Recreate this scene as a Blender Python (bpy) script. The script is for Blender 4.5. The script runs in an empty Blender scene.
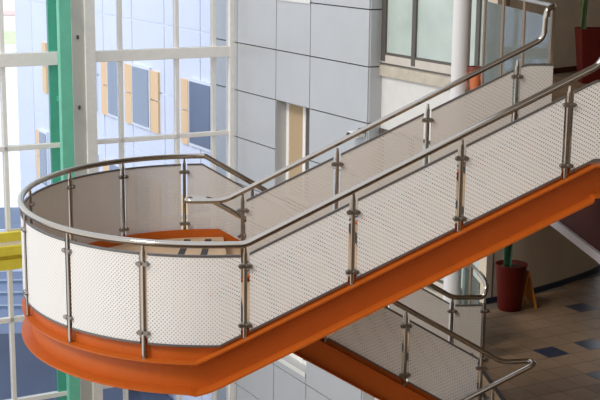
import bpy, bmesh, math, random
from mathutils import Vector as V, Matrix
random.seed(4)
sc = bpy.context.scene
C = sc.collection
PI = math.pi

# ------------------------------------------------------------------ materials
def nt(name):
    m = bpy.data.materials.new(name); m.use_nodes = True
    t = m.node_tree; b = t.nodes['Principled BSDF']
    return m, t, b
def mat(name, col, rough=.5, metal=0, bump=0, scale=40, var=0, spec=.5, coat=0):
    m, t, b = nt(name)
    b.inputs['Base Color'].default_value = (*col, 1)
    b.inputs['Roughness'].default_value = rough
    b.inputs['Metallic'].default_value = metal
    b.inputs['Specular IOR Level'].default_value = spec
    b.inputs['Coat Weight'].default_value = coat
    tc = t.nodes.new('ShaderNodeTexCoord')
    n = t.nodes.new('ShaderNodeTexNoise'); n.inputs['Scale'].default_value = scale; n.inputs['Detail'].default_value = 4
    t.links.new(tc.outputs['Object'], n.inputs['Vector'])
    if var:
        r = t.nodes.new('ShaderNodeValToRGB')
        r.color_ramp.elements[0].color = (*[c*(1-var) for c in col], 1)
        r.color_ramp.elements[1].color = (*[min(1, c*(1+var)) for c in col], 1)
        r.color_ramp.elements[0].position = .3; r.color_ramp.elements[1].position = .7
        t.links.new(n.outputs['Fac'], r.inputs['Fac']); t.links.new(r.outputs['Color'], b.inputs['Base Color'])
    if bump:
        bp = t.nodes.new('ShaderNodeBump'); bp.inputs['Strength'].default_value = bump; bp.inputs['Distance'].default_value = .01
        t.links.new(n.outputs['Fac'], bp.inputs['Height']); t.links.new(bp.outputs['Normal'], b.inputs['Normal'])
    return m
def perforated(name, col, hole=.23):
    """painted sheet with real round holes in a diagonal grid, laid out in panel UVs (metres)"""
    m, t, b = nt(name)
    b.inputs['Base Color'].default_value = (*col, 1); b.inputs['Roughness'].default_value = .45
    uv = t.nodes.new('ShaderNodeUVMap')
    mp = t.nodes.new('ShaderNodeMapping'); mp.inputs['Rotation'].default_value = (0, 0, math.radians(45))
    mp.inputs['Scale'].default_value = (1/.032, 1/.032, 1)
    t.links.new(uv.outputs['UV'], mp.inputs['Vector'])
    fr = t.nodes.new('ShaderNodeVectorMath'); fr.operation = 'FRACTION'
    t.links.new(mp.outputs['Vector'], fr.inputs[0])
    sb = t.nodes.new('ShaderNodeVectorMath'); sb.operation = 'SUBTRACT'; sb.inputs[1].default_value = (.5, .5, 0)
    t.links.new(fr.outputs['Vector'], sb.inputs[0])
    ln = t.nodes.new('ShaderNodeVectorMath'); ln.operation = 'LENGTH'
    t.links.new(sb.outputs['Vector'], ln.inputs[0])
    lt = t.nodes.new('ShaderNodeMath'); lt.operation = 'LESS_THAN'; lt.inputs[1].default_value = hole
    t.links.new(ln.outputs['Value'], lt.inputs[0])
    tr = t.nodes.new('ShaderNodeBsdfTransparent')
    mx = t.nodes.new('ShaderNodeMixShader')
    t.links.new(lt.outputs[0], mx.inputs['Fac']); t.links.new(b.outputs[0], mx.inputs[1]); t.links.new(tr.outputs[0], mx.inputs[2])
    t.links.new(mx.outputs[0], t.nodes['Material Output'].inputs['Surface'])
    return m
def glass(name, tint, refl=.08, body=None, amount=0):
    m, t, b = nt(name); t.nodes.remove(b)
    tr = t.nodes.new('ShaderNodeBsdfTransparent'); tr.inputs['Color'].default_value = (*tint, 1)
    gl = t.nodes.new('ShaderNodeBsdfGlossy'); gl.inputs['Roughness'].default_value = .03
    fs = t.nodes.new('ShaderNodeFresnel'); fs.inputs['IOR'].default_value = 1.4
    mx = t.nodes.new('ShaderNodeMixShader')
    t.links.new(fs.outputs[0], mx.inputs['Fac']); t.links.new(tr.outputs[0], mx.inputs[1]); t.links.new(gl.outputs[0], mx.inputs[2])
    out = mx
    if body:
        df = t.nodes.new('ShaderNodeBsdfDiffuse'); df.inputs['Color'].default_value = (*body, 1)
        m2 = t.nodes.new('ShaderNodeMixShader'); m2.inputs['Fac'].default_value = amount
        t.links.new(mx.outputs[0], m2.inputs[1]); t.links.new(df.outputs[0], m2.inputs[2]); out = m2
    t.links.new(out.outputs[0], t.nodes['Material Output'].inputs['Surface'])
    return m
M = dict(
    orange=mat('orange_paint', (.50, .106, .010), .42, var=.05, scale=3, bump=.05, spec=.3),
    maroon=mat('shaded_orange_maroon', (.075, .014, .006), .7, spec=.2, var=.08, scale=3),  # orange paint with its shade put into the colour; upper skirting shares it
    steel=mat('polished_steel', (.40, .36, .31), .12, 1),
    satin=mat('satin_steel', (.30, .27, .235), .32, 1),
    dark=mat('dark_metal_trim', (.16, .15, .14), .45, .5),
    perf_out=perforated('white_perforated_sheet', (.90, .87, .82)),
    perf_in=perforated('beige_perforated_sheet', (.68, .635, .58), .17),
    wood=mat('tan_floor', (.52, .36, .22), .5, var=.12, scale=5),
    black=mat('black_nosing', (.03, .03, .03), .6),
    clad=mat('grey_cladding', (.52, .54, .56), .38, .15, var=.02, scale=2),
    groove=mat('cladding_groove', (.05, .05, .055), .8),
    wallwhite=mat('white_plaster', (.70, .69, .66), .8, var=.03, scale=4, bump=.1),
    beige=mat('beige_plaster', (.64, .55, .43), .85, var=.04, scale=3, bump=.1),
    ledge=mat('beige_stone', (.52, .47, .38), .75, var=.12, scale=6),
    sill=mat('beige_sill', (.60, .55, .48), .7, var=.05, scale=5),
    frame=mat('cream_aluminium', (.92, .89, .83), .45, var=.03, scale=8),
    framegrey=mat('grey_aluminium', (.60, .575, .53), .5),
    green=mat('green_paint', (.17, .58, .40), .4, var=.06, scale=4),
    dgreen=mat('deep_green_paint', (.09, .45, .30), .4, var=.06, scale=4),
    yellow=mat('yellow_paint', (.80, .66, .06), .5, var=.05, scale=5),
    column=mat('white_column_paint', (.72, .71, .70), .5),
    darkframe=mat('dark_bronze_frame', (.13, .115, .10), .5, .3),
    blind=mat('tan_blind', (.50, .37, .23), .8),
    brown=mat('brown_column', (.20, .14, .09), .6),
    pane=glass('curtain_glass', (.93, .955, .985)),
    wglass=mat('pale_green_glass', (.50, .58, .53), .12, var=.1, scale=1.5, spec=.6),
    gglass=glass('guard_glass', (.66, .75, .66), body=(.50, .56, .52), amount=.12),
    red=mat('red_glaze', (.10, .008, .004), .5, var=.1, scale=6, spec=.2),
    terra=mat('terracotta', (.62, .19, .07), .7, var=.1, scale=20),
    terrarim=mat('dark_terracotta', (.20, .05, .03), .6),
    soil=mat('soil', (.05, .035, .02), 1, bump=.5),
    leaf=mat('leaf_green', (.10, .16, .045), .5, var=.35, scale=14),
    dleaf=mat('dark_leaf', (.03, .11, .055), .4, var=.3, scale=14),
    sign=mat('orange_plastic', (.55, .20, .03), .45),
    navy=mat('navy_skirting', (.02, .03, .06), .5),
    fwall=mat('blue_white_facade', (.74, .79, .92), .5, var=.02, scale=.6),
    fwin=mat('facade_window', (.20, .27, .38), .15, spec=.7),
    fframe=mat('facade_frame', (.80, .84, .93), .5),
    forange=mat('facade_orange', (.88, .60, .34), .6),
    asphalt=mat('blue_grey_roof', (.16, .21, .32), .7, var=.25, scale=.25),
    pale=mat('pale_paving', (.85, .82, .80), .8, var=.05, scale=.3),
    grass=mat('lawn', (.68, .78, .45), .9, var=.12, scale=.5),
    coral=mat('coral_paving', (.88, .62, .55), .9),
    cream=mat('camera_white', (.75, .75, .72), .4),
    slab=mat('ceiling_white', (.62, .58, .58), .8),
)

# ------------------------------------------------------------------ helpers
class MB:
    def __init__(s): s.v = []; s.f = []; s.mi = []; s.uv = []
    def face(s, idx, mi=0, uv=None): s.f.append(idx); s.mi.append(mi); s.uv.append(uv)
    def box(s, p0, p1, frame=None, mi=0):
        n = len(s.v)
        for z in (p0[2], p1[2]):
            for x, y in ((p0[0], p0[1]), (p1[0], p0[1]), (p1[0], p1[1]), (p0[0], p1[1])):
                P = V((x, y, z)); s.v.append(frame(P) if frame else P)
        for q in ((0, 3, 2, 1), (4, 5, 6, 7), (0, 1, 5, 4), (1, 2, 6, 5), (2, 3, 7, 6), (3, 0, 4, 7)):
            s.face([n+i for i in q], mi)
        return s
    def rings(s, rings, closed=True, cap=True, mi=0):
        n = len(s.v); k = len(rings[0])
        for r in rings: s.v += [V(p) for p in r]
        for i in range(len(rings)-1):
            for j in range(k if closed else k-1):
                a = n+i*k+j; b = n+i*k+(j+1) % k
                s.face([a, b, b+k, a+k], mi)
        if cap:
            s.face([n+j for j in range(k)][::-1], mi); s.face([n+(len(rings)-1)*k+j for j in range(k)], mi)
        return s
    def tube(s, pts, r, n=12, mi=0):
        pts = [V(p) for p in pts]; rs = r if isinstance(r, (list, tuple)) else [r]*len(pts)
        out = []; prev = None
        for i, p in enumerate(pts):
            d = (pts[min(i+1, len(pts)-1)]-pts[max(i-1, 0)]).normalized()
            if prev is None:
                a = V((0, 0, 1)) if abs(d.z) < .9 else V((1, 0, 0)); x = d.cross(a).normalized()
            else:
                x = (prev-d*prev.dot(d)).normalized()
            prev = x; y = d.cross(x)
            out.append([p+x*rs[i]*math.cos(2*PI*j/n)+y*rs[i]*math.sin(2*PI*j/n) for j in range(n)])
        return s.rings(out, mi=mi)
    def lathe(s, c, prof, n=32, mi=0):
        c = V(c)
        return s.rings([[c+V((r*math.cos(2*PI*j/n), r*math.sin(2*PI*j/n), z)) for j in range(n)] for r, z in prof], mi=mi)
    def build(s, name, mats, parent=None, smooth=False, bevel=0):
        me = bpy.data.meshes.new(name); me.from_pydata([tuple(v) for v in s.v], [], s.f)
        if not isinstance(mats, (list, tuple)): mats = [mats]
        for m in mats: me.materials.append(m)
        for p, mi in zip(me.polygons, s.mi): p.material_index = mi
        if any(s.uv):
            ul = me.uv_layers.new(name='UVMap')
            for p, uv in zip(me.polygons, s.uv):
                if uv:
                    for li, q in zip(p.loop_indices, uv): ul.data[li].uv = q
        me.update()
        bm = bmesh.new(); bm.from_mesh(me); bmesh.ops.recalc_face_normals(bm, faces=bm.faces); bm.to_mesh(me); bm.free()
        o = bpy.data.objects.new(name, me); C.objects.link(o)
        if parent: o.parent = parent; o.matrix_parent_inverse = Matrix.Translation(parent.location).inverted()
        if smooth:
            for p in me.polygons: p.use_smooth = True
            try: me.set_sharp_from_angle(angle=math.radians(40))
            except Exception: pass
        if bevel:
            b = o.modifiers.new('bevel', 'BEVEL'); b.width = bevel; b.segments = 2; b.limit_method = 'ANGLE'
        return o
def empty(name, loc, label, cat, group=None):
    o = bpy.data.objects.new(name, None); C.objects.link(o); o.location = loc; o.empty_display_size = .2
    return tag(o, label, cat, group)
def tag(o, label, cat, group=None):
    o['label'] = label; o['category'] = cat
    if group: o['group'] = group
    return o
def struct(o, label=None, cat='structure'):
    o['kind'] = 'structure'
    if label: o['label'] = label; o['category'] = cat
    return o
def fillet(pts, rad, n=6):
    pts = [V(p) for p in pts]; out = [pts[0]]
    for i in range(1, len(pts)-1):
        a, b, c = pts[i-1], pts[i], pts[i+1]
        r = rad[i] if isinstance(rad, dict) and i in rad else (rad if not isinstance(rad, dict) else .06)
        d1 = (a-b); d2 = (c-b); r1 = min(r, d1.length*.48); r2 = min(r, d2.length*.48)
        p = b+d1.normalized()*r1; q = b+d2.normalized()*r2
        if d1.normalized().dot(d2.normalized()) < -.9995: out.append(b); continue
        for k in range(n+1):
            t = k/n; out.append(p*(1-t)**2+b*2*t*(1-t)+q*t*t)
    return out+[pts[-1]]

# ------------------------------------------------------------------ measures
T = .499            # slope of the upper flight
T2 = .584           # slope of the lower flight
W, W2, D = 2.162, 2.32, 5.219
FL0, FLU, FLL = -.16, 1.75, -2.15     # landing, upper floor, lower floor
uc, A, R = -.278, 2.2485, 5.219/2
def ell(th): th = math.radians(th); return (uc+A*math.cos(th), R+R*math.sin(th))
UE = 3.62           # upper flight ends

# plan path of the outer edge, (u, v): near edge from the right, round the landing, far edge to the right
def outer_plan():
    P = [(6.5, 0)]
    n = 60
    for i in range(n+1): P.append((6.5+(uc-6.5)*(i+1)/(n+1), 0))
    P = P[:-1]
    for th in range(270, 89, -4): P.append(ell(th))
    for i in range(1, 40): P.append((uc+(3.9-uc)*i/39, D))
    return P
OUT = outer_plan()
def side(p): return 'near' if p[1] < 1e-4 else ('far' if p[1] > D-1e-4 else 'arc')
class Path:
    def __init__(s, P):
        s.P = [V((a, b)) for a, b in P]; s.S = [0]
        for a, b in zip(s.P, s.P[1:]): s.S.append(s.S[-1]+(b-a).length)
    def at(s, d):
        d = max(0, min(s.S[-1], d))
        lo = 0
        for i in range(len(s.S)-1):
            if s.S[i] <= d: lo = i
        t = (d-s.S[lo])/(s.S[lo+1]-s.S[lo]) if s.S[lo+1] > s.S[lo] else 0
        return s.P[lo].lerp(s.P[lo+1], t)
    def nrm(s, d):
        t = (s.at(d+.03)-s.at(d-.03)).normalized(); return V((-t.y, t.x))
    def find(s, p):
        return min(((V(p)-q).length, d) for q, d in zip(s.P, s.S))[1]
    def locate(s, p):
        p = V(p); best = (9e9, 0)
        for i in range(len(s.P)-1):
            a, b = s.P[i], s.P[i+1]; ab = b-a
            t = max(0, min(1, (p-a).dot(ab)/ab.length_squared)); q = a+ab*t
            best = min(best, ((q-p).length, s.S[i]+t*ab.length))
        return best[1]

def z_ledge(u, v):      # top of the outer flange, where the posts stand
    if v < R: return min(1.81, max(-.25, T*u))
    return max(-2.15, min(-.25, -T2*(u+.29)))
def z_bot(u, v):        # lower edge of the panels
    if v < R: return min(1.86, max(-.083, T*u+.05))
    return max(-2.12, min(-.083, -T2*(u+.29)+.05))
def z_rail(u, v):
    if v < R: return 1+min(1.806, max(0, T*u))
    return 1-max(0, min(2.15, T2*(u+.29)))

def breaks(path, s0, s1, step, extra=()):
    n = max(1, round((s1-s0)/step))
    L = [s0+(s1-s0)*i/n for i in range(n+1)]+[e for e in extra if s0 < e < s1]
    L.sort(); return L
def sweep(mb, path, s0, s1, prof, zf, df=lambda u, v: 1, step=.12, sign=-1, mi=0, nf=lambda u, v: 1):
    """prof: list of closed (n, z) polygons; n outward"""
    ss = breaks(path, s0, s1, step, path.extra)
    for poly in prof:
        rr = []
        for s in ss:
            p = path.at(s); n = path.nrm(s)*sign
            k = nf(p.x, p.y); rr.append([V((p.x+n.x*a*(k if a > 0 else 1), p.y+n.y*a*(k if a > 0 else 1), zf(p.x, p.y)+b*df(p.x, p.y))) for a, b in poly])
        mb.rings(rr, mi=mi)
    return mb
def rect(a0, a1, b0, b1): return [(a0, b0), (a1, b0), (a1, b1), (a0, b1)]

def panel(parent, path, s0, s1, zb, zt, out=-1, mats=None, off=0, trim=True, th=.012):
    """one infill sheet with real thickness, outward face white, inward face beige; dark edge strips as a sub-part"""
    ss = breaks(path, s0, s1, .09, path.extra)
    mb = MB(); k = len(ss); cols = []
    for s in ss:
        p = path.at(s); n = path.nrm(s)*out
        b, t = zb(p.x, p.y), zt(p.x, p.y)
        cols.append([(p.x+n.x*(off+o), p.y+n.y*(off+o), z) for o in (th/2, -th/2) for z in (b, t)])
    for c in cols: mb.v += [V(q) for q in c]
    # uv: along the path and up, measured from a line that follows the slope
    def uv(i, top): return (ss[i], (cols[i][1][2]-cols[i][0][2]) if top else 0)
    for i in range(k-1):
        a, b = i*4, (i+1)*4
        mb.face([a, b, b+1, a+1], 0, [uv(i, 0), uv(i+1, 0), uv(i+1, 1), uv(i, 1)])
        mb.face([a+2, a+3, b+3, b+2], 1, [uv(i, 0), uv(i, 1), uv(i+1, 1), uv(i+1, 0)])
        mb.face([a, a+2, b+2, b], 2); mb.face([a+1, b+1, b+3, a+3], 2)
    e = (k-1)*4
    mb.face([0, 1, 3, 2], 2); mb.face([e, e+2, e+3, e+1], 2)
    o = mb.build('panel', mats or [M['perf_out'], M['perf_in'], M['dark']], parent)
    if trim:
        for zf, nm in ((zt, 'top_edge_strip'), (zb, 'bottom_edge_strip')):
            rr = []
            for s in ss:
                p = path.at(s); n = path.nrm(s)*out; z = zf(p.x, p.y)
                rr.append([V((p.x+n.x*(off+a), p.y+n.y*(off+a), z+b)) for a, b in rect(-.012, .012, -.012, .012)])
            q = MB().rings(rr).build(nm, M['dark'], o)
            q.parent = o; q.matrix_parent_inverse = Matrix()
    return o

def post(parent, p, n, zbase, zrail, clamps=(.225, .97), width=.046):
    """flat polished bar with a slim neck under the handrail, discs clamping the sheets on both sides"""
    p = V((p[0], p[1])); n = V(n).normalized(); t = V((-n.y, n.x))
    def P(a, b, z): q = p+t*a+n*b; return V((q.x, q.y, z))
    mb = MB(); w = width/2; d = .022
    neck = zrail-.11
    rr = []
    for z, ww, dd in ((zbase, w, d), (neck, w, d), (neck+.04, w*.7, d*.8), (zrail-.03, w*.6, d*.6)):
        ring = []
        for j in range(12):
            c, s_ = math.cos(2*PI*j/12), math.sin(2*PI*j/12)
            ring.append(P(ww*math.copysign(abs(c)**.5, c), dd*math.copysign(abs(s_)**.5, s_), z))
        rr.append(ring)
    mb.rings(rr)
    mb.box((-w*1.05, -d*1.4, 0), (w*1.05, d*1.4, .008), lambda q: P(q.x, q.y, zbase+q.z))
    o = mb.build('post', M['steel'], parent, smooth=True)
    for c in clamps:
        z = zrail-c; cb = MB()
        for sx in (-1, 1):
            rings = []
            for b, rs in ((-.042, .8), (-.034, 1), (.034, 1), (.042, .8)):
                rings.append([P(sx*.038+.037*rs*math.cos(2*PI*j/16), b, z+.025*rs*math.sin(2*PI*j/16)) for j in range(16)])
            cb.rings(rings)
        cb.box((-.03, -.03, -.012), (.03, .03, .012), lambda q: P(q.x, q.y, z+q.z))
        q = cb.build('clamp', M['satin'], o, smooth=True); q.parent = o; q.matrix_parent_inverse = Matrix()
    return o

# ------------------------------------------------------------------ staircase
outp = Path(OUT)
outp.extra = [outp.locate(q) for q in ((UE, 0), (UE+.01, 0), (0, 0), (-.167, 0), (-.267, 0), (-.501, 0), (-.29, D), (-.06, D), (.138, D), (3.39, D))]
# normal of the path points inwards with sign +1 on this winding; outward = +nrm
def outward_sign():
    s = outp.locate((1, 0)); n = outp.nrm(s); return -1 if n.y > 0 else 1
SG = outward_sign()
def df(u, v):
    if v < R: a = max(0, min(1, (u+.6)/.25))
    else: a = max(0, min(1, (u+.1)/.25))
    if u > UE: a = .1
    return .87+.13*a
stair = empty('staircase', (0, 0, FL0), 'orange steel half-turn staircase with curved landing and perforated railings alongside', 'staircase')
lip = lambda u, v: max(.5, 1.9-1.4*min(1, v/R))
CH = [rect(-.12, .04, -.022, 0), rect(-.10, -.08, -.36, -.022), rect(-.12, .055, -.385, -.36)]
s_up, s_l0, s_l1 = outp.locate((6.3, 0)), outp.locate((-.5, 0)), outp.locate((.14, D))
sN = outp.locate((3.66, D))
sweep(MB(), outp, s_up, s_l0, CH, z_ledge, df, sign=SG, nf=lip).build('stringer', M['orange'], stair)
sweep(MB(), outp, s_l0, s_l1, CH, z_ledge, df, step=.07, sign=SG, nf=lip).build('landing_beam', M['orange'], stair)
sweep(MB(), outp, s_l1, sN, CH, z_ledge, df, sign=SG, nf=lip).build('stringer', M['orange'], stair)
# curb plate behind the lower edge of the panels
def z_curb(u, v): return z_ledge(u, v)
mb = MB(); ss = breaks(outp, outp.locate((3.6, 0)), sN, .08, outp.extra); rr = []
for s in ss:
    p = outp.at(s); n = outp.nrm(s)*SG; zt = z_bot(p.x, p.y)+.035; zb = z_ledge(p.x, p.y)-.02
    rr.append([V((p.x+n.x*a, p.y+n.y*a, z)) for a, z in ((-.075, zb), (-.05, zb), (-.05, zt), (-.075, zt))])
mb.rings(rr).build('curb_plate', M['orange'], stair)
# inner stringers
inU = Path([(x*.1, W) for x in range(-5, 38)]); inU.extra = []
inL = Path([(x*.1, W2) for x in range(-5, 38)]); inL.extra = []
zu = lambda u, v: max(-.25, T*u)
zl = lambda u, v: min(-.25, -T2*(u+.29))
CI = [rect(-.05, .05, -.02, 0), rect(-.03, -.012, -.34, -.02), rect(-.05, .05, -.36, -.34)]
sweep(MB(), inU, 0, inU.S[-1], CI, zu, sign=-1).build('stringer', M['orange'], stair)
CI2 = [rect(-.06, .08, -.02, 0), rect(-.0, .02, -.33, -.02), rect(-.06, .08, -.35, -.33)]
inL2 = Path([(x*.1, W2) for x in range(-3, 37)]); inL2.extra = [inL2.locate((.138, W2))]
sweep(MB(), inL2, 0, inL2.S[-1], CI2, lambda u, v: max(-2.15, zl(u, v)), sign=-1).build('stringer', M['orange'], stair)
sweep(MB(), inL2, outp.S[0], inL2.S[-1], [rect(-.03, -.01, 0, .06)], lambda u, v: max(-2.15, zl(u, v)), sign=-1).build('curb_plate', M['orange'], stair)
# landing floor
mb = MB(); pl = []
for s in breaks(outp, outp.locate((0, 0)), outp.locate((0, D)), .1):
    p = outp.at(s); n = outp.nrm(s)*SG; pl.append((p.x-n.x*.09, p.y-n.y*.09))
mb.rings([[V((x, y, FL0-.06)) for x, y in pl], [V((x, y, FL0)) for x, y in pl]])
lf = mb.build('landing_floor', M['wood'], stair)
for (x0, y0), (x1, y1) in (((-.62, 4.1), (-.51, 5.0)), ((-.31, 4.1), (-.215, 5.0))):
    d = V((x1-x0, y1-y0)).normalized(); n = V((-d.y, d.x))*.045
    b = MB().rings([[V((x0+n.x, y0+n.y, z)), V((x0-n.x, y0-n.y, z)), V((x1-n.x, y1-n.y, z)), V((x1+n.x, y1+n.y, z))] for z in (FL0-.01, FL0+.004)])
    b.build('floor_strip', M['black'], lf)
# treads, risers
def flight(parent, n, run, z0, rise, v0, v1, u0=0, dirn=1):
    """first riser at u0; dirn +1 climbs toward +u, rise signed"""
    for i in range(n-1):
        up = rise > 0
        z = z0+rise*(i+1); ua = u0+dirn*run*i; ub = ua+dirn*run
        mb = MB().box((min(ua, ub)-(.02 if up else 0), v0, z-.04), (max(ua, ub)+(0 if up else .02), v1, z))
        t = mb.build('tread', M['wood'], parent)
        ne = ua if up else ub
        s = 1 if (up == (dirn > 0)) else -1
        a, b = sorted((ne-.022*s, ne+.04*s))
        MB().box((a, v0+.01, z-.03), (b, v1-.01, z+.004)).build('nosing', M['black'], t)
        r = MB().box((ua-.008, v0, min(z, z-rise)-(.0 if up else 0)), (ua+.008, v1, max(z, z-rise)-.04))
        r.build('riser', M['wood'], parent)
flight(stair, 11, .339, FL0, (FLU-FL0)/11, .1, W-.05)
flight(stair, 12, .334, FL0, (FLL-FL0)/12, W2+.06, D-.1)
MB().box((-.01, .1, FL0-.3), (.01, W-.05, FL0-.06)).build('riser', M['wood'], stair)

# ------------------------------------------------------------------ outer railing (near flight, round landing, far flight)
rail_o = empty('outer_railing', (0, 0, -.25), 'long outer railing with polished handrail and white perforated panels curving round landing', 'railing')
pts = [(6.5, 0, 3.16), (UE+.06, 0, 3.16), (UE+.02, 0, 2.83)]
hr = [V(p) for p in ((6.5, -.0, 3.18), (3.74, 0, 3.18), (3.66, 0, 2.86), (3.60, 0, 1+T*3.60-.0), (0, 0, 1))]
arc = [V((*ell(th), 1)) for th in range(268, 90, -4)]
tail = [V((-.29, D, 1)), V((3.385, D, 1-T2*3.675)), V((3.86, D, -1.15)), V((3.91, D+.04, -.98)), V((3.92, D+.35, -.94)), V((3.92, 11.0, -.94))]
a = fillet([hr[0], hr[1], hr[2], hr[4], V((uc, 0, 1))], {1: .12, 2: .12, 3: .07})
b = fillet([V((uc, D, 1)), V((-.25, D, 1)), tail[1], tail[2], tail[3], tail[4], V((3.92, 5.8, -.94))], {1: .05, 2: .08, 3: .06, 4: .08, 5: .1})
MB().tube(a+arc+b, .037, 14).build('handrail', M['steel'], rail_o, smooth=True)
near_posts = [4.42, 3.33, 2.225, 1.112, .0]
S = [outp.locate((u, 0)) for u in near_posts]+[outp.locate(ell(th)) for th in (250, 225.5, 199, 169, 143, 120)]+[outp.locate((u, D)) for u in (-.55, .42, 1.41, 2.4, 3.39)]
for s in S:
    p = outp.at(s); n = outp.nrm(s)*SG
    zr = z_rail(p.x, p.y); zb = z_ledge(p.x, p.y)
    if p.x > UE: zr = 3.18
    if p.x > 3.3 and p.y > R: zr = -1.13
    cl = (.225, .97) if side(p) == 'arc' or p.x < -.3 else (.225, .86) if p.x < UE or p.y > R else (.6, 1.2)
    post(rail_o, p, n, zb, zr, cl)
S2 = [outp.locate((6.3, 0))]+S+[outp.locate((3.88, D))]
def ztop(u, v):
    if v < R: return min(z_rail(u, v), 2.80)-.12
    return z_rail(u, v)-.12
for s0, s1 in zip(S2, S2[1:]):
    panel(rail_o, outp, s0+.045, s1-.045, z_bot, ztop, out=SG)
post(rail_o, (3.88, D), (0, 1), FLL, -1.14)

# ------------------------------------------------------------------ inner railing (both flights, one wrapped handrail)
rail_i = empty('inner_railing', (0, W, -.25), 'inner railing whose handrail wraps between upper and lower flight', 'railing')
zri = lambda u: 1+max(0, .4885*(u+.12))
H = [V(p) for p in ((3.80, W+.02, 3.30), (3.68, W, 3.27), (3.67, W, 2.93), (3.60, W, zri(3.60)), (-.12, W, 1), (-.56, W, 1), (-.56, W2+.03, .985), (-.29, W2+.03, .985), (3.385, W2, 1-T2*3.675), (3.76, W2, -1.14), (3.76, W, -1.13), (2.6, W, -1.73), (.6, W, -2.86))]
H = [V((3.80, 3.4, 3.31)), V((3.80, W+.05, 3.31))]+H[1:3]+H[4:]
MB().tube(fillet(H, {1: .12, 2: .12, 3: .1, 4: .1, 5: .08, 6: .08, 7: .05, 8: .08, 9: .07, 10: .07}, 7), .033, 14).build('handrail', M['steel'], rail_i, smooth=True)
inU2 = Path([(x*.1-.6, W) for x in range(0, 45)]); inU2.extra = [inU2.locate((.0, W)), inU2.locate((-.12, W)), inU2.locate((3.42, W)), inU2.locate((3.43, W))]
US = [.10, 1.225, 2.30, 3.363]
for u in US: post(rail_i, (u, W), (0, -1), T*u, zri(u), (.225, .86))
zpb = lambda u, v: min(1.86, T*u+.06); zpt = lambda u, v: min(2.62, zri(u)-.13)
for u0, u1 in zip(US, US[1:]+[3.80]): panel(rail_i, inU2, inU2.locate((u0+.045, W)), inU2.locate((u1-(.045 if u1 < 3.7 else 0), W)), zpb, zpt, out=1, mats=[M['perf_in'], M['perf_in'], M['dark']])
LS = [.12, 1.13, 2.144, 3.12]
inL.extra = []
zrl = lambda u: 1-T2*(u+.29)
for u in LS: post(rail_i, (u, W2), (0, -1), zrl(u)-1.0, zrl(u), (.225, .86))
for u0, u1 in zip(LS, LS[1:]): panel(rail_i, inL, inL.locate((u0+.045, W2)), inL.locate((u1-.045, W2)), lambda u, v: zrl(u)-.93, lambda u, v: zrl(u)-.13, out=-1)
# the flight that continues below the lower floor
low = empty('lower_staircase', (3.6, 1, FLL), 'orange staircase descending left from the lower floor under the upper flight', 'staircase')
ld = Path([(3.7-x*.1, W) for x in range(0, 32)]); ld.extra = []
zd = lambda u, v: -1.13-(3.72-u)*.566-1.0
sweep(MB(), ld, .1, ld.S[-1], CI, zd, sign=1).build('stringer', M['orange'], low)
ld0 = Path([(3.7-x*.1, 0) for x in range(0, 32)]); ld0.extra = []
sweep(MB(), ld0, .1, ld0.S[-1], CI, zd, sign=1).build('stringer', M['orange'], low)
flight(low, 10, .31, FLL, -.1755, .1, W-.06, u0=3.40, dirn=-1)
LP = [3.24, 2.2, 1.2]
for u in LP: post(rail_i, (u, W), (0, -1), zd(u, W), zd(u, W)+1.0, (.225, .86))
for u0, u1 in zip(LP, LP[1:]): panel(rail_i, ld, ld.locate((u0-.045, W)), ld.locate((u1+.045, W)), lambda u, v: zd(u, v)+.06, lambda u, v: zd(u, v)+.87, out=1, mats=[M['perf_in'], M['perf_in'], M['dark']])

# ------------------------------------------------------------------ glass guards at the two floor edges
def guard(name, label, u, v0, v1, zf, zr, vs):
    g = empty(name, (u, v0, zf), label, 'railing')
    MB().tube([(u, v0, zr), (u, v1, zr)], .026, 12).build('handrail', M['steel'], g, smooth=True)
    for v in vs:
        MB().box((u-.018, v-.045, zf), (u+.018, v+.045, zr-.02)).build('post', M['brown'], g, bevel=.004)
    for a, b in zip([v0]+vs, vs+[v1]):
        if b-a > .3: MB().box((u-.006, a+.06, zf+.07), (u+.006, b-.06, zr-.14)).build('glass_panel', M['gglass'], g)
guard('guard_railing', 'glass guard railing along the upper floor edge', 3.80, W+.1, 5.62, FLU, 3.31, [W+.12, 3.5, 4.55, 5.58])
guard('guard_railing', 'glass guard railing at the lower floor edge behind lower flight', 3.92, D+.45, 6.9, FLL, -.94, [6.3])

# ------------------------------------------------------------------ building shell; frame (a along the glass wall, b away along the cladding)
phi = .4081465
DX = V((math.cos(phi), math.sin(phi), 0)); DY = V((-math.sin(phi), math.cos(phi), 0)); O0 = V((4.75, 8.24, 0))
def F(p): return O0+DX*p[0]+DY*p[1]+V((0, 0, p[2]))
BG = 9.46
ZT, ZB = 7.5, -9.0
# clad wall: columns x rows of cassettes with open grooves on a dark backing
cols = [3.64, 5.865, 7.336, 9.2, 10.55]
rows = [-9, -7.65, -6.57, -5.49, -4.42, -3.35]+[2.665+1.08*k for k in range(-5, 5)]
def hole(i, z): return i == 1 and (-1.66 < z < .5 or -5.49 < z < -3.35 or 2.7 < z < 5.9)
mb = MB()
for i in range(4):
    for z0, z1 in zip(rows, rows[1:]):
        zm = (z0+z1)/2
        if hole(i, zm): continue
        g = .012
        mb.box((-.30, cols[i]+(g if i else 0), z0+g), (-.27, cols[i+1]-g, z1-g), F, 0)
        mb.box((-.27, cols[i], z0), (0, cols[i+1], z1), F, 1)
for z0, z1 in zip(rows, rows[1:]):     # return face at the corner
    mb.box((-.27, 3.61, z0+.012), (-.0, 3.64, z1-.012), F, 0)
mb.box((-.27, 3.64, ZB), (-.02, 10.5, rows[0]), F, 1)
struct(mb.build('wall_left', [M['clad'], M['groove']]))
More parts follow.
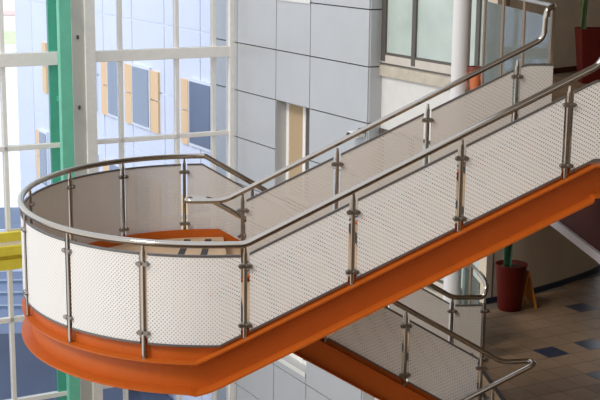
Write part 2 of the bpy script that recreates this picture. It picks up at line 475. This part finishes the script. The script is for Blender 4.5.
for wn, (z0, z1) in enumerate(((-1.655, .505), (-5.25, -3.35), (2.665+.06, 5.905)), 1):
    b0, b1 = 5.865, 7.336
    w = MB()
    for q0, q1 in ((b1-.13, b1), (b1-.86, b1-.74), (b0, b0+.2)): w.box((-.04, q0, z0), (.04, q1, z1), F)
    w.box((-.02, b0, z0), (.04, b1, z0+.10), F); w.box((-.02, b0, z1-.08), (.04, b1, z1), F)
    win = struct(w.build('window_%d' % wn, M['frame']))
    MB().box((.0, b0+.08, z0+.08), (.012, b1-.1, z1-.08), F).build('pane', M['wglass'], win)
    MB().box((-.02, b1-.74, z0+.1), (-.008, b1-.13, z1-.08), F).build('blind', M['blind'], win)
    MB().box((-.03, b1-1.10, z0+.1), (-.005, b1-.86, z1-.08), F).build('dark_strip', M['darkframe'], win)
    MB().box((-.31, b0, z0-(.08 if wn == 2 else .03)), (0, b1, z0), F).build('window_sill', M['clad'], win)
    MB().box((-.325, b0, z0-.08), (-.31, b1, z0+.02), F).build('sill_edge', M['cream'], win)
    MB().box((.04, b0, z0), (.06, b1, z1), F).build('backing', M['groove'], win)
    MB().box((-.29, b1-.012, z0), (-.0, b1, z1), F).build('reveal', M['clad'], win)
struct(MB().box((-.30, 5.877, -5.478), (-.0, 7.324, -5.34), F).build('trim_7', M['clad']))
# wall B with the ribbon windows, from the cladding corner to the plaster corner
mb = MB()
for z0, z1 in ((.40, 1.42), (-3.55, -2.55), (-9, -3.9+.35), (5.4, 7.5)):
    mb.box((0, 1.15, z0), (.25, 3.64, z1), F)
struct(mb.build('wall_back', M['wallwhite']))
for zc, nm in ((1.42, 'trim_1'), (-2.55, 'trim_2')):
    t = MB().box((-.06, 1.15, zc), (.2, 3.62, zc+.20), F).build(nm, M['ledge']); struct(t)
    MB().box((-.03, 1.15, zc+.20), (.2, 3.62, zc+.40), F).build('sill_panel', M['sill'], t)
    MB().box((-.05, 1.15, zc+.22), (-.03, 3.62, zc+.25), F).build('groove_line', M['darkframe'], t)
def ribbon(n, z0, z1, b0, b1, mull):
    w = MB()
    for b, t_ in mull: w.box((-.04, b-t_, z0-.12), (.05, b+t_, z1), F)
    w.box((-.03, b0, z0), (.05, b1, z0+.05), F); w.box((-.03, b0, z1-.06), (.05, b1, z1), F)
    o = struct(w.build('window_%d' % n, M['darkframe']))
    MB().box((.0, b0, z0+.04), (.015, b1, z1-.04), F).build('pane', M['wglass'], o)
ribbon(4, 1.82, 5.4, 1.15, 3.62, [(3.54, .07), (2.53, .06), (1.2, .05)])
ribbon(5, -2.15, .40, 1.15, 3.62, [(3.54, .07), (2.53, .06), (1.2, .05)])
ribbon(6, FLU+.0, 5.4, .0, 1.15, [(.06, .06), (.62, .05), (1.1, .05)])
ribbon(7, FLL, .75, .0, 1.15, [(.06, .06), (.62, .05), (1.1, .05)])
# plaster wall C, bending away on the right
cw = [(-.12, -.01), (.7, .05), (1.25, .17), (1.83, .315), (2.63, .56), (3.2, .79), (3.7, 1.3), (3.9, 2.6)]
def cwall(z0, z1, off0, off1, name, m):
    L = []
    f = fillet([V((x, y, 0)) for x, y in cw], .35, 5)
    for i, p in enumerate(f):
        d = (f[min(i+1, len(f)-1)]-f[max(i-1, 0)]).normalized(); n = V((d.y, -d.x, 0))
        L.append([F((p+n*off0).xy[:]+(z0,)), F((p+n*off1).xy[:]+(z0,)), F((p+n*off1).xy[:]+(z1,)), F((p+n*off0).xy[:]+(z1,))])
    return struct(MB().rings(L).build(name, m, smooth=False))
cwall(FLL, 5.4, 0, -.2, 'wall_right', M['beige'])
cwall(FLL, FLL+.10, .025, .002, 'baseboard_lower', M['navy'])
cwall(FLU, FLU+.09, .025, .002, 'baseboard_upper', M['maroon'])
# floors
def poly_prism(pts, z0, z1): return MB().rings([[V((x, y, z)) for x, y in pts] for z in (z0, z1)])
def Fxy(a, b): q = F((a, b, 0)); return (q.x, q.y)
edge = [Fxy(0, 1.15), (3.72, 6.9), (3.72, 2.3), (3.42, 2.3), (3.42, -.1), (12.5, -.1), Fxy(8, 3), Fxy(4.2, 2.6), Fxy(3.75, 1.4), Fxy(3.2, .82), Fxy(2.63, .6), Fxy(1.83, .35), Fxy(1.25, .2), Fxy(.7, .08), Fxy(0, .02)]
TS = .405
def clip(P, f):
    out = []
    for i in range(len(P)):
        a, b = P[i], P[(i+1) % len(P)]; fa, fb = f(a), f(b)
        if fa >= 0: out.append(a)
        if (fa > 0 > fb) or (fa < 0 < fb):
            t = fa/(fa-fb); out.append((a[0]+(b[0]-a[0])*t, a[1]+(b[1]-a[1])*t))
    return out
def tiled(name, z, edge_pts, mats, darks, thick):
    """slab plus a thin layer of separate tiles over grout"""
    mb = poly_prism(edge_pts, z-thick, z-.004)
    i0 = -22
    a0, b0 = -.788-TS/2, -2.559-TS/2
    for i in range(-12, 30):
        for j in range(-26, 10):
            a = a0+i*TS; b = b0+j*TS
            c = F((a+TS/2, b+TS/2, 0))
            if c.x > 12.2: continue
            if b+TS/2 > -.22+max(0, a-.4)*.27+(.12 if a > 0 else 0) or a > 6: 
                continue
            mi = 2 if (i, j) in darks else (1 if random.random() < .7 else 3)
            g = .006
            q = [F((x, y, 0)) for x, y in ((a+g, b+g), (a+TS-g, b+g), (a+TS-g, b+TS-g), (a+g, b+TS-g))]
            q = [(p.x, p.y) for p in q]
            u0, v0 = (3.73 if c.y > 2.3 and z < 0 else min(x for x, y in edge_pts)+.01), min(y for x, y in edge_pts)+.01
            k1, k2 = V(edge_pts[1]), V(edge_pts[0]); e = (k2-k1).normalized()
            q = clip(clip(clip(q, lambda p: p[0]-u0), lambda p: p[1]-v0), lambda p: (p[0]-k1.x)*e.y-(p[1]-k1.y)*e.x-.01)
            if len(q) > 2: mb.rings([[V((x, y, zz)) for x, y in q] for zz in (z-.01, z)], mi=mi)
    return struct(mb.build(name, mats))
M['grout'] = mat('grout', (.10, .085, .065), .8)
M['tileA'] = mat('tan_tile', (.19, .122, .072), .5, var=.12, scale=3)
M['tileB'] = mat('tan_tile_light', (.215, .138, .082), .5, var=.12, scale=3)
M['tileD'] = mat('navy_tile', (.018, .026, .05), .3)
dk = {(0, 0), (2, 0), (0, -3), (5, 4), (5, -3), (7, 4), (-5, -6), (2, -7), (10, 1), (9, -2), (7, -6)}
tiled('floor_lower', FLL, edge, [M['grout'], M['tileA'], M['tileD'], M['tileB']], dk, .3)
upedge = [Fxy(0, 1.15), (3.80, 6.9), (3.80, .12)]+[(12.5, .12)]+edge[6:]
tiled('floor_upper', FLU, upedge, [M['grout'], M['tileA'], M['tileD'], M['tileB']], {(6, 2), (3, -1), (8, -2)}, .25)
# orange fascia beam (shade painted in) and pale ceiling edge under the upper floor
struct(MB().box((3.90, .16, .76), (4.0, 6.85, FLU-.25)).build('trim_3', M['maroon']))
struct(MB().box((3.86, .16, .66), (4.05, 6.85, .76)).build('trim_4', M['slab']))
struct(poly_prism([Fxy(0, 1.15), (4.05, 6.9), (4.05, .12)]+upedge[3:], .70, .76).build('ceiling_lower', M['beige']))
struct(poly_prism([Fxy(0, 1.15), (3.8, 6.9), (3.8, -4), (12.5, -4)]+upedge[4:], 5.4, 5.6).build('ceiling', M['beige']))
struct(MB().box((4.6, -2.2, -9), (12.4, -2.0, 8.2)).build('wall_added_near', M['beige']))  # unseen, added to keep light out of the right-hand room
struct(MB().box((.6, -24, 8.2), (12.6, 14, 8.4)).build('ceiling_added_atrium', M['wallwhite']))  # unseen roof over the right part, added so light falls off rightwards
struct(MB().box((12.4, -24, -9), (12.6, 14, 8.2)).build('wall_added_side', M['beige']))  # unseen, added along with the roof to dim the right
struct(MB().box((-20, -24.2, -9), (12.6, -24, 4.2)).build('wall_added_front', M['beige']))  # unseen, added so the steel mirrors dark below and light above
struct(MB().box((-20, -24, 2.35), (12.4, -12.3, 2.6)).build('floor_gallery', M['wood']))
# round column
cc = (3.74, 6.80)
struct(MB().lathe((*cc, 0), [(.14, ZB), (.14, ZT)], 28).build('trim_5', M['column'], smooth=True))
# brown pier at the upper right
struct(MB().box((-.02, -.05, FLU), (.10, .14, 5.4), F).build('trim_6', M['brown']))

# ------------------------------------------------------------------ glazed curtain wall
ztr = [1.385-1.885*k for k in range(-3, 6)]
mull = [-.31, -1.68, -3.02, -5.64, -6.98, -8.3, -9.6]
mb = MB()
mb.box((-.40, BG-.10, ZB), (-.22, BG+.12, ZT), F)            # end mullion
mb.box((-3.87, BG-.16, ZB), (-3.64, BG+.12, ZT), F)          # wide cream mullion
mb.box((-.80, BG+.0, ZB), (-.70, BG+.12, ZT), F)
for a in mull[1:]: mb.box((a-.045, BG-.04, ZB), (a+.045, BG+.10, ZT), F)
for z in ztr:
    mb.box((-3.62, BG-.09, z-.13), (-.38, BG+.10, z+.11), F) if abs(z-1.385) < .01 else mb.box((-3.62, BG-.04, z-.05), (-.38, BG+.08, z+.05), F)
    mb.box((-10, BG-.09, z-.15), (-3.85, BG+.10, z+.13), F) if abs(z-1.385) < .01 else mb.box((-10, BG-.04, z-.055), (-3.85, BG+.08, z+.055), F)
gw = struct(mb.build('window_8', M['frame'], bevel=.008))
MB().box((-4.15, BG-.10, ZB), (-3.87, BG+.02, ZT), F).build('side_channel', M['framegrey'], gw)
aa = sorted(mull+[-.75, -3.735, -10])
b = MB()
for z in [2.16-.35, .3, -1.5, 3.4]:
    for a in (-3.97,):
        b.rings([[F((a+.03*math.cos(2*PI*j/10)-.05, BG-.10-d, z+.05*math.sin(2*PI*j/10))) for j in range(10)] for d in (0, .02)])
b.build('bolt', M['darkframe'], gw)
for a0, a1 in zip(aa, aa[1:]):
    MB().box((a0+.02, BG+.02, ZB), (a1-.02, BG+.032, ZT), F).build('pane', M['pane'], gw)
# green H column in front of the glazing
gc = empty('green_column', F((-4.35, BG-.5, ZB)), 'bright green steel column standing in front of the glazing', 'column')
MB().box((-4.58, BG-.57, ZB), (-4.32, BG-.40, ZT), F).build('front_post', M['green'], gc, bevel=.01)
MB().box((-4.64, BG-.02, ZB), (-4.44, BG+.07, ZT), F).build('rear_post', M['dgreen'], gc)
for z in (2.6, .45, -1.4, -3.3): MB().box((-4.5, BG-.42, z), (-4.46, BG-.02, z+.12), F).build('spacer', M['dgreen'], gc)
# yellow beam, built of stacked flats
yb = empty('yellow_beam', F((-6, BG-1, -2.5)), 'yellow steel beam crossing the glazing left of the curved landing', 'beam')
for z0, z1, m, d in ((-2.24, -2.06, 'yellow', .0), (-2.34, -2.24, 'frame', .04), (-2.53, -2.34, 'yellow', -.06), (-2.62, -2.53, 'yellow', .06), (-2.84, -2.62, 'yellow', -.03)):
    MB().box((-9.8, BG-1.1+d, z0), (-4.9, BG-.95, z1), F).build('flat_bar', M[m], yb)
MB().box((-5.95, BG-.98, -2.06), (-5.45, BG-.93, -2.02), F).build('lug', M['framegrey'], yb)

# ------------------------------------------------------------------ outdoors
ob = empty('office_building', F((.5, 20, -9)), 'pale blue panelled building outside with orange strips beside tall windows', 'building')
mb = MB(); bs = [10.6, 12.9, 15.2, 17.5, 19.8, 22.1, 24.4, 26.7, 28.6]; zs = [-9, -7.4, -5.0, -2.2, -.35+.0, 1.53, 3.6, 5.8]
for b0, b1 in zip(bs, bs[1:]):
    for z0, z1 in zip(zs, zs[1:]): mb.box((.5, b0+.03, z0+.025), (.55, b1-.03, z1-.025), F)
mb.box((.53, 10.6, -9), (8, 28.6, 5.8), F, 1)
mb.build('wall', [M['fwall'], M['fframe']], ob)
wins = [(12.30, 13.54), (16.3, 17.45), (18.55, 19.40), (20.6, 21.6), (23.0, 24.2), (25.4, 26.1)]
wins = [(a-.15, b-.15) for a, b in wins]; wins_up = wins[:4]
ors = [(13.72, 14.17), (15.68, 16.22), (17.6, 18.14), (19.5, 20.05), (22.0, 22.5), (24.5, 24.95), (26.2, 26.6)]
ors = [(a-.15, b-.15) for a, b in ors]
for z0, z1 in ((-1.38, .22), (-4.7, -2.9)):
    for b0, b1 in (wins_up if z0 > -2 else wins):
        w = MB().box((.42, b0-.08, z0-.08), (.5, b1+.08, z1+.08), F).build('window', M['fframe'], ob)
        MB().box((.40, b0, z0), (.43, b1, z1), F).build('pane', M['asphalt'] if b0 < 13 else M['fwin'], w)
    for b0, b1 in (ors[:4]+[(25.1, 25.5)] if z0 > -2 else ors):
        w = MB().box((.44, b0, z0-.1), (.5, b1, (z0+z1)/2-.02), F); w.box((.44, b0, (z0+z1)/2+.02), (.5, b1, z1), F)
        w.build('orange_panel', M['forange'], ob)
def quad(name, x0, x1, y0, y1, z, m, th=.05): return struct(MB().box((x0, y0, z-th), (x1, y1, z)).build(name, m))
quad('ground_paving', -160, 160, 48, 420, -9.05, M['pale'], .2)
quad('ground_yard', -60, 40, 19, 48, -9.0, M['asphalt'], .3)
quad('floor_atrium', -20, 14, -24, 19, -9.0, M['tileA'], .3)
tag(quad('lawn', -60, 20, 133, 150, -9.0, M['grass'], .04), 'bright green lawn strip seen through the upper left pane', 'lawn')
bpy.data.objects['lawn']['kind'] = 'stuff'
tag(quad('paved_strip', -36, -8, 178, 186, -8.9, M['coral'], .1), 'blurred coral strip beyond the lawn outdoors', 'paving'); 
# low wing beyond the glass with ridged roof, dark below the facade
lw = empty('low_roof', (-16, 30, -9), 'low blue-grey roof outside behind the lower left glazing', 'roof')
mb = MB().box((-30, 21, -9), (-2, 34, -6.6))
mb.build('roof_deck', M['asphalt'], lw)
for k in range(9): MB().box((-30, 22+k*1.35, -6.6), (-2, 22.12+k*1.35, -6.52)).build('roof_rib', M['fframe'] if k % 4 == 0 else M['fwin'], lw)

# ------------------------------------------------------------------ objects
def blades(parent, c, n, h, r, m, w=.04, lean=.12, seed=1):
    rnd = random.Random(seed)
    for k in range(n):
        a = rnd.uniform(0, 2*PI); rr_ = rnd.uniform(0, r); hh = h*rnd.uniform(.6, 1); la = rnd.uniform(0, 2*PI); l = lean*rnd.uniform(.2, 1)
        x0, y0 = c[0]+rr_*math.cos(a), c[1]+rr_*math.sin(a); t = V((math.cos(la+1.57), math.sin(la+1.57), 0)); ln = V((math.cos(la), math.sin(la), 0))
        L = []
        for i in range(7):
            f = i/6; ww = w*(1-.2*abs(f-.4)*2)*(1 if f < .8 else (1-f)/.2+.06)
            p = V((x0, y0, c[2]+hh*f))+ln*l*f*f
            L.append([p-t*ww, p+ln*.008, p+t*ww, p-ln*.004])
        MB().rings(L).build('leaf', m, parent, smooth=True)
pot = empty('potted_plant', (5.0, 7.80, FLL), 'dark red round pot with green plant on lower floor beside orange sign', 'potted plant')
pc = (4.99, 7.86, FLL)
MB().lathe(pc, [(.19, 0), (.20, .02), (.262, .75), (.272, .77), (.272, .80), (.25, .80), (.24, .74), (.2, .70)], 36).build('pot', M['red'], pot, smooth=True)
MB().lathe(pc, [(.24, .70), (.24, .73), (.05, .75)], 24).build('soil', M['soil'], pot)
blades(pot, (4.90, 7.84, FLL+.72), 10, 1.0, .05, M['dleaf'], .05, .1, 3)
up = empty('potted_plant', (6.05, 7.6, FLU), 'tall square maroon planter with snake plant on the upper floor', 'potted plant')
def sq(c, s, z): return [F2(c, x*s, y*s, z) for x, y in ((-1, -1), (1, -1), (1, 1), (-1, 1))]
def F2(c, x, y, z): q = V((c[0]+x*.95+y*.1, c[1]+y*.95-x*.1, 0)); return V((q.x, q.y, z))
uc_ = (6.12, 7.62)
MB().rings([sq(uc_, s, z) for s, z in ((.20, FLU), (.205, FLU+.02), (.285, FLU+.86), (.285, FLU+.88), (.255, FLU+.88), (.25, FLU+.82))]).build('pot', M['red'], up, bevel=.012)
blades(up, (uc_[0]-.2, uc_[1], FLU+.80), 11, .95, .07, M['leaf'], .035, .10, 5)
# folding floor sign
sg = empty('floor_sign', (5.42, 8.02, FLL), 'folded orange plastic floor sign standing right of the round red pot', 'sign')
def leafpanel(sgn):
    top = V((5.27, 7.98, FLL+.64)); foot = top+V((sgn*.15, sgn*.02-.02, -.64))
    t = V((-.04, -1, 0)).normalized() if False else V((.35, -.94, 0)).normalized()
    n = (foot-top).cross(t).normalized()*.011
    mb = MB()
    w0, w1 = .11, .145
    def q(f, x): 
        w = w0+(w1-w0)*f; return top.lerp(foot, f)+t*(x*w)
    out = []
    for x0, x1, f0, f1 in ((-1, 1, 0, .80), (-1, -.55, .80, 1), (.55, 1, .80, 1)):
        out.append([(f0, x0), (f0, x1), (f1, x1), (f1, x0)])
    for r_ in out: mb.rings([[q(f, x)-n for f, x in r_], [q(f, x)+n for f, x in r_]])
    return mb
leafpanel(-1).build('front_board', M['sign'], sg); leafpanel(1).build('rear_board', M['sign'], sg)
MB().tube([(5.23, 8.08, FLL+.64), (5.31, 7.88, FLL+.64)], .014, 8).build('hinge', M['sign'], sg, smooth=True)
# two terracotta pots by the column
for i, (x, y, r_, h_, lb) in enumerate(((4.10, 6.42, .14, .25, 'right terracotta pot with dark rim on upper floor beside column'), (3.96, 6.68, .12, .30, 'left terracotta pot with dark rim nearest the white column'))):
    tp = empty('flower_pot', (x, y, FLU), lb, 'pot', 'terracotta pots beside the column')
    MB().lathe((x, y, FLU), [(r_*.68, 0), (r_*.95, h_), (r_*.8, h_), (r_*.7, h_*.8)], 20).build('pot_body', M['terra'], tp, smooth=True)
    MB().lathe((x, y, FLU), [(r_*.95, h_-.01), (r_*1.08, h_), (r_*1.08, h_+.06), (r_*.85, h_+.06), (r_*.8, h_)], 20).build('rim', M['terrarim'], tp, smooth=True)
# wall camera on the cladding corner and small grey boxes behind it
wc = empty('security_camera', F((-.36, 3.85, .22)), 'small white wall camera with black lens on the grey cladding corner', 'camera')
MB().box((-.50, 3.66, .22), (-.305, 4.02, .32), F).build('camera_body', M['cream'], wc, bevel=.02)
MB().rings([[F((-.52-.0-d, 3.93+.045*math.cos(2*PI*j/14), .26+.045*math.sin(2*PI*j/14))) for j in range(14)] for d in (0, .03)]).build('lens', M['black'], wc)
MB().box((-.40, 3.66, .30), (-.305, 3.80, .40), F).build('bracket', M['darkframe'], wc, bevel=.01)

# ------------------------------------------------------------------ light
w = bpy.data.worlds.new('world'); sc.world = w; w.use_nodes = True
t = w.node_tree; bg = t.nodes['Background']
tc = t.nodes.new('ShaderNodeTexCoord'); sx = t.nodes.new('ShaderNodeSeparateXYZ'); rp = t.nodes.new('ShaderNodeValToRGB')
t.links.new(tc.outputs['Generated'], sx.inputs[0]); t.links.new(sx.outputs['Z'], rp.inputs['Fac'])
rp.color_ramp.elements[0].color = (.95, .95, .96, 1); rp.color_ramp.elements[0].position = 0
rp.color_ramp.elements[1].color = (.82, .88, 1, 1); rp.color_ramp.elements[1].position = .7
t.links.new(rp.outputs['Color'], bg.inputs['Color']); bg.inputs['Strength'].default_value = 1.15
sun = bpy.data.lights.new('sun', 'SUN'); sun.energy = 1.0; sun.angle = math.radians(12); sun.color = (1, .93, .82)
so = bpy.data.objects.new('sun', sun); C.objects.link(so)
so.rotation_euler = V((.70, .50, -.85)).normalized().to_track_quat('-Z', 'Y').to_euler()

# ------------------------------------------------------------------ camera
cam = bpy.data.cameras.new('camera'); co = bpy.data.objects.new('camera', cam); C.objects.link(co)
yaw, pit, rol, f = .1044, .2091, .0118, 1298.88
Fw = V((math.sin(yaw)*math.cos(pit), math.cos(yaw)*math.cos(pit), -math.sin(pit)))
Rt = V((math.cos(yaw), -math.sin(yaw), 0)); Up = Rt.cross(Fw)
R2 = Rt*math.cos(rol)+Up*math.sin(rol); U2 = -Rt*math.sin(rol)+Up*math.cos(rol)
m = Matrix((R2, U2, -Fw)).transposed().to_4x4(); m.translation = V((-.7951, -12.9219, 4.2189))
co.matrix_world = m
cam.sensor_width = 36; cam.lens = f/600*36; cam.clip_end = 800
sc.camera = co
sc.view_settings.view_transform = 'Standard'; sc.view_settings.look = 'None'
sc.view_settings.exposure = .36; sc.view_settings.gamma = 1; sc.view_settings.use_curve_mapping = False
